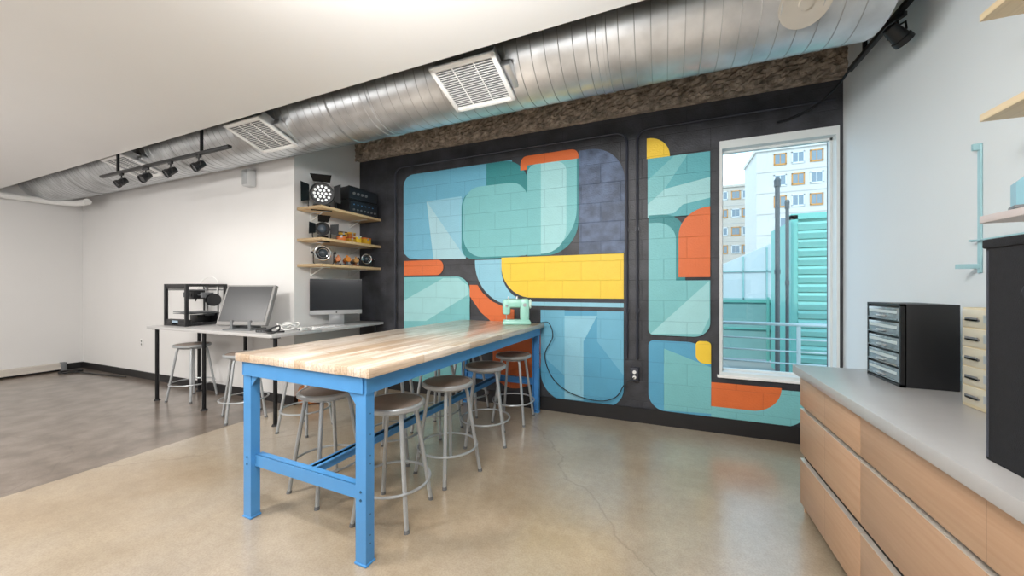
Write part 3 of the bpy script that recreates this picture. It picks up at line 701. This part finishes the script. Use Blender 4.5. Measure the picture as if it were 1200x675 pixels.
small_case('orange tin with a dark lid on the middle shelf', (-3.56, 3.24, 1.88), RD(60), .045, .035, .06, '#d8742b', '#2b2b2e')
small_case('tall yellow tin with a brown lid on the middle shelf', (-3.68, 3.36, 1.88), RD(75), .045, .045, .12, '#e3b53a', '#6b4a2f')
small_case('flat mustard tin with a red lid on the middle shelf', (-3.55, 3.37, 1.88), RD(85), .045, .035, .045, '#c9992c', '#b5452e')
small_case('small bright yellow tin with a white lid on the middle shelf', (-3.55, 3.48, 1.88), RD(80), .035, .035, .075, '#f0c52f', '#e2e0da')
small_case('tall amber tin with a yellow lid on the middle shelf', (-3.69, 3.51, 1.88), RD(80), .045, .04, .13, '#b9722c', '#e3b53a')
small_case('yellow tin with an orange lid at the far end of the middle shelf', (-3.60, 3.66, 1.88), RD(88), .055, .05, .075, '#e0ae2e', '#d8742b')
def fitting(label, loc, rz, r, col, col2, h):
    t = thing('lamp_fitting', label, 'lamp part', loc, rz, 'small lamp fittings on the lowest corner shelf')
    m1 = mat('fitting_'+col, col, .4); m2 = mat('fitting_'+col2, col2, .4)
    simple('fitting_base', lambda b: (bx(b, -r, r, -r*.8, r*.8, 0, .02, 0, .003), bx(b, -r*.3, r*.3, -.006, .006, .02, h*.5)), m2, t)
    simple('fitting_barrel', lambda b: (cyl(b, (0, -r*1.1, h*.6), (0, r*1.1, h*.6), r*.72, seg=22), ring(b, (0, -r*1.1, h*.6), r*.72, .005, 22, 'Y'), bx(b, -r*.25, r*.25, -r*.4, r*.4, h*.6+r*.6, h, 0, .003)), m1, t)
    simple('knob', lambda b: cyl(b, (r*.7, 0, h*.6), (r*1.05, 0, h*.6), .009), silver, t)
for k, (cc, c2, nm, hh) in enumerate((('#c4702a', '#3a2a20', 'orange-brown fitting on a dark base', .12), ('#7d4a26', '#c9a24a', 'dark brown fitting on a brass base', .10), ('#d98a35', '#55585c', 'light orange fitting on a grey base', .125), ('#a04527', '#2b2b2b', 'rust red fitting on a black base', .10), ('#b98a4e', '#7d4a26', 'tan fitting on a brown base', .12), ('#3d4147', '#c4702a', 'charcoal fitting on an orange base', .1))):
    fitting('small %s, lowest corner shelf' % nm, (-3.55-(k % 2)*.10, 3.19+k*.066, 1.59), RD(50+12*(k % 3)), .036, cc, c2, hh)

# things on the white wall
q = onY(297, 220, YC)
t = thing('wall_speaker', 'small pale grey speaker box on the white wall above the desk', 'speaker', (q.x, YC-.001, q.z))
simple('speaker_body', lambda b: bx(b, -.055, .055, -.1, 0, 0, .2, 0, .012), mat('light_grey_plastic', '#c7c9ca', .5), t)
simple('grille', lambda b: bx(b, -.045, .045, -.105, -.1, .015, .185, 0, .002), mat('grille_grey', '#a5a8aa', .6), t)
t = thing('wall_outlet', 'white wall outlet low on the wall left of the desk', 'outlet', (-7.07, YC-.001, .46))
simple('cover_plate', lambda b: bx(b, -.035, .035, -.006, 0, 0, .115, 0, .002), whitep, t)
for z in (.035, .08): simple('socket', lambda b: cyl(b, (0, -.008, z), (0, -.006, z), .015), greyp, t)
tag(simple('ceiling_pipe', lambda b: (tube(b, arc_path([(XL+.12, -2.5, 2.66), (XL+.12, 2.5, 2.66), (XL+.6, 2.62, 2.62), (XL+.9, 2.62, 2.62)], .1), .045, 14), [cyl(b, (XL+.0, y, 2.66), (XL+.12, y, 2.66), .012) for y in (.3, 1.6)]), whitep), 'white pipe running high along the far left wall', 'pipe')
t = thing('baseboard_heater', 'long low pale heater strip along the left wall', 'heater', (XL+.012, .8, 0))
hm = mat('heater_enamel', '#cbc5bd', .45)
simple('heater_cover', lambda b: (bx(b, 0, .06, -2.2, 1.8, .05, .13, 0, .008), bx(b, .05, .075, -2.2, 1.8, .03, .06)), hm, t)
for (a, b3) in ((1.8, 1.86), (-2.26, -2.2)): simple('end_cap', lambda b: bx(b, 0, .078, a, b3, 0, .135, 0, .006), greyp, t)
tag(simple('floor_cable', lambda b: tube(b, [(XL+.35+.1*math.cos(k*.9)*(1+.1*(k % 3)), 2.62+.12*math.sin(k*.9), .012+.003*(k % 4)) for k in range(22)]+[(XL+1.0, 2.7, .012), (XL+1.6, 2.78, .012)], .009, 6, smooth_n=4), black), 'black cable coiled on the floor in the far left corner', 'cable')

# ------------------------------------------------------------ drawer cabinets and counter
CH = .86; FX = .742; YE = 2.645
def cabinet(y0, y1, label):
    w = (y1-y0)/2; t = thing('drawer_cabinet', label, 'cabinet', (1.06, (y0+y1)/2, 0), 0, 'drawer units under the right counter')
    simple('body', lambda b: (bx(b, FX+.022-1.06, XR-.015-1.06, -w+.001, w-.001, .06, CH-.05), bx(b, FX+.07-1.06, XR-.02-1.06, -w+.001, w-.001, 0, .06)), mat('cabinet_dark_carcass', '#1d1a19', .8), t)
    if y1 > 2.5: simple('end_panel', lambda b: bx(b, FX+.022-1.06, XR-.015-1.06, w-.001, w+.012, .0, CH-.05), drawerw, t)
    for (z0, z1) in ((.632, CH-.056), (.356, .612), (.06, .318)):
        d = simple('drawer', lambda b: bx(b, FX-1.06, FX+.02-1.06, -w+.0015, w-.0015, z0, z1, 0, .001), drawerw, t)
        simple('drawer_edge', lambda b: bx(b, FX-.001-1.06, FX+.021-1.06, -w+.002, w-.002, z1-.002, z1+.001), edgew, d)
cabinet(1.93, YE, 'narrower maple drawer unit at the window end of the right counter')
cabinet(.66, 1.93, 'wide maple drawer unit nearest the camera under the right counter')
tag(simple('countertop', lambda b: bx(b, .712, XR-.004, .60, YE+.03, CH-.048, CH, 0, .003), counter_m), 'long grey countertop over the maple drawers', 'countertop')
# organiser
t = thing('parts_organizer', 'black small parts organizer with clear drawers on the counter', 'organizer', (1.01, 2.40, CH))
simple('casing', lambda b: (bx(b, .012, .2, -.15, .15, 0, .385, 0, .004), bx(b, 0, .02, -.15, -.138, 0, .385), bx(b, 0, .02, .138, .15, 0, .385), bx(b, 0, .02, -.15, .15, .375, .385), bx(b, 0, .02, -.15, .15, 0, .012)), black, t)
for k in range(5):
    z = .016+k*.072
    d = simple('drawer', lambda b: (bx(b, 0, .02, -.135, .135, z, z+.062, 0, .003), bx(b, -.006, 0, -.13, .13, z+.004, z+.010)), mat('smoky_clear_plastic', '#75838a', .15, 0, .2, 30), t)
    simple('label_strip', lambda b: bx(b, -.003, 0, -.12, .12, z+.034, z+.048), mat('pale_strip', '#b4c1c4', .4), d)
    simple('handle', lambda b: bx(b, -.014, 0, -.035, .035, z+.016, z+.024, 0, .002), silver, d)
t = thing('drawer_box', 'beige small drawer box between the organizer and the black bin', 'drawer box', (1.085, 1.865, CH))
beige = mat('beige_metal', '#cdbf9e', .5)
simple('casing', lambda b: bx(b, .004, .2, -.155, .155, 0, .385, 0, .004), beige, t)
for k in range(5):
    z = .014+k*.074
    d = simple('drawer', lambda b: bx(b, 0, .008, -.147, .147, z, z+.068, 0, .002), mat('beige_drawer', '#cfc7b4', .4, .25), t)
    simple('handle', lambda b: (bx(b, -.008, 0, .06, .12, z+.025, z+.031), bx(b, -.008, -.005, .06, .12, z+.025, z+.038)), greyp, d)
    simple('label_holder', lambda b: bx(b, -.002, 0, -.03, .04, z+.02, z+.05), silver, d)
t = thing('storage_bin', 'tall black fabric storage bin on the counter at the right edge', 'storage bin', (1.0, 1.2, CH))
fab = mat('black_fabric', '#14151a', .95, 0, .2, 60, .4, 400)
simple('bin_body', lambda b: (bx(b, -.2, -.188, -.2, .2, 0, .58, 0, .004), bx(b, .188, .2, -.2, .2, 0, .58, 0, .004), bx(b, -.19, .19, -.2, -.188, 0, .58, 0, .004), bx(b, -.19, .19, .188, .2, 0, .58, 0, .004), bx(b, -.19, .19, -.19, .19, 0, .02)), fab, t)
simple('rim', lambda b: (bx(b, -.205, -.185, -.205, .205, .565, .59, 0, .005), bx(b, .185, .205, -.205, .205, .565, .59, 0, .005), bx(b, -.2, .2, -.205, -.185, .565, .59, 0, .005), bx(b, -.2, .2, .185, .205, .565, .59, 0, .005)), fab, t)
simple('handle', lambda b: tube(b, [(-.2, -.06, .42), (-.215, -.05, .46), (-.215, .05, .46), (-.2, .06, .42)], .008, 8, smooth_n=4), mat('dark_webbing', '#2a2c33', .9), t)
simple('stitching', lambda b: [bx(b, -.203, -.2, y-.002, y+.002, .01, .56) for y in (-.19, .19)], mat('grey_stitch', '#454852', .8), t)

# right wall shelves
pbm = mat('pale_teal_bracket', '#9dc3ca', .4, .1)
def rshelf(z, m, label):
    t = thing('wall_shelf', label, 'shelf', (XR, 1.2, z-.028))
    simple('board', lambda b: bx(b, -.24, -.002, -.8, .79, 0, .028, 0, .003), m, t)
    for y in (-.5, .5):
        simple('bracket', lambda b: (bx(b, -.2, -.01, y-.01, y+.01, -.02, 0), bx(b, -.012, -.001, y-.012, y+.012, -.09, 0)), pbm, t)
ply2 = strip_wood('pale_plywood_long', '#dfc8a2', '#e3ceab', .5, 4, 'Y', .5, .9)
rshelf(2.37, ply2, 'highest pale wood shelf on the right wall')
rshelf(1.985, ply2, 'middle pale wood shelf on the right wall')
rshelf(1.595, mat('pinkish_white_board', '#cdbfbb', .5), 'lowest pinkish white shelf on the right wall')
t = thing('paper_tray', 'angular blue-grey holder on the lowest right wall shelf', 'holder', (1.2, 1.84, 1.596), RD(-20))
turq = mat('blue_grey_plastic', '#86b4c2', .4)
simple('holder_side', lambda b: prism(b, [(-.07, 0), (.07, 0), (.07, .19), (.03, .19), (-.07, .09)], -.03, .03), turq, t)
simple('holder_lip', lambda b: bx(b, -.075, .075, -.034, .034, 0, .012, 0, .003), greyp, t)
t = thing('wall_rack', 'thin pale teal metal bracket strip on the right wall', 'rack', (XR-.002, 2.4, 1.39))
simple('upright', lambda b: bx(b, -.008, 0, -.010, .010, 0, .6, 0, .002), pbm, t)
simple('lower_arm', lambda b: bx(b, -.085, -.006, -.006, .006, .02, .042, 0, .0015), pbm, t)
simple('cross_bar', lambda b: (cyl(b, (-.02, -.9, .15), (-.02, .02, .15), .005), cyl(b, (-.04, 0, .15), (-.006, 0, .15), .005), bx(b, -.03, -.008, -.006, .006, .57, .6)), pbm, t)

# ------------------------------------------------------------ lights, world, camera
def area(name, loc, dr, sx, sy, p, col):
    l = bpy.data.lights.new(name, 'AREA'); l.shape = 'RECTANGLE'; l.size = sx; l.size_y = sy; l.energy = p; l.color = col
    o = bpy.data.objects.new(name, l); C.objects.link(o); o.location = loc; o.rotation_euler = Vector(dr).to_track_quat('-Z', 'Y').to_euler()
for x, y, p, sx in ((-.4, -.9, 48, .8), (-3.3, -.2, 84, .5), (-5.6, -.6, 42, .9), (-7.8, -.2, 36, .9)):
    area('ceiling_fill', (x, y, ZS-.02), (0, .001, -1), sx, .35, p, (1, .96, .905))  # unseen fill lamps added under the soffit to brighten the room
area('wall_fill', (-.7, .6, 2.5), (-.1, 1, -.3), 1.4, .3, 66, (1, .985, .965))  # added fill lamp above the view, lifts the mural wall
area('wall_fill', (-5.0, -.6, 2.6), (-.15, 1, -.5), 2.4, .5, 42, (1, .985, .96))  # unseen lamp added to brighten the left and desk walls
area('soffit_fill', (-1.4, -1.6, 1.1), (-.1, .3, 1), 1.6, .8, 34, (1, .995, .99))  # added lamp behind the camera, aimed up to lighten the soffit
area('soffit_fill', (-5.8, -1.4, 1.1), (0, .3, 1), 2.0, .8, 44, (1, .995, .99))  # second unseen fill lamp, added for the soffit on the left
for x in (-5.35, -4.87, -4.42, -3.96):
    l = bpy.data.lights.new('track_spot', 'SPOT'); l.energy = 5; l.spot_size = RD(105); l.spot_blend = 1; l.color = (1, .96, .9); l.shadow_soft_size = .06
    o = bpy.data.objects.new('track_spot', l); C.objects.link(o); o.location = (x, 2.1, 2.34)
    o.rotation_euler = Vector((0, .6, -1)).to_track_quat('-Z', 'Y').to_euler()
l = bpy.data.lights.new('sun', 'SUN'); l.energy = 2.3; l.angle = RD(2); l.color = (1, .98, .95)
o = bpy.data.objects.new('sun', l); C.objects.link(o); o.rotation_euler = Vector((.35, .75, -.8)).to_track_quat('-Z', 'Y').to_euler()

wd = bpy.data.worlds.new('World'); bpy.context.scene.world = wd; wd.use_nodes = True
N = wd.node_tree.nodes; L = wd.node_tree.links; bg = N['Background']
tc = N.new('ShaderNodeTexCoord'); sp = N.new('ShaderNodeSeparateXYZ'); rp = N.new('ShaderNodeValToRGB')
L.new(tc.outputs['Generated'], sp.inputs[0]); L.new(sp.outputs['Z'], rp.inputs[0])
rp.color_ramp.elements[0].position = 0; rp.color_ramp.elements[0].color = (.68, .80, .87, 1)
rp.color_ramp.elements[1].position = .6; rp.color_ramp.elements[1].color = (.42, .66, .88, 1)
L.new(rp.outputs[0], bg.inputs[0]); bg.inputs[1].default_value = 2.8

cam = bpy.data.cameras.new('camera'); co = bpy.data.objects.new('camera', cam); C.objects.link(co)
co.location = (0, 0, H); co.rotation_euler = (RD(90), 0, TH); cam.sensor_width = 36; cam.lens = F/1200*36; cam.clip_start = .02; cam.clip_end = 200
bpy.context.scene.camera = co
bpy.context.scene.view_settings.view_transform = 'Standard'
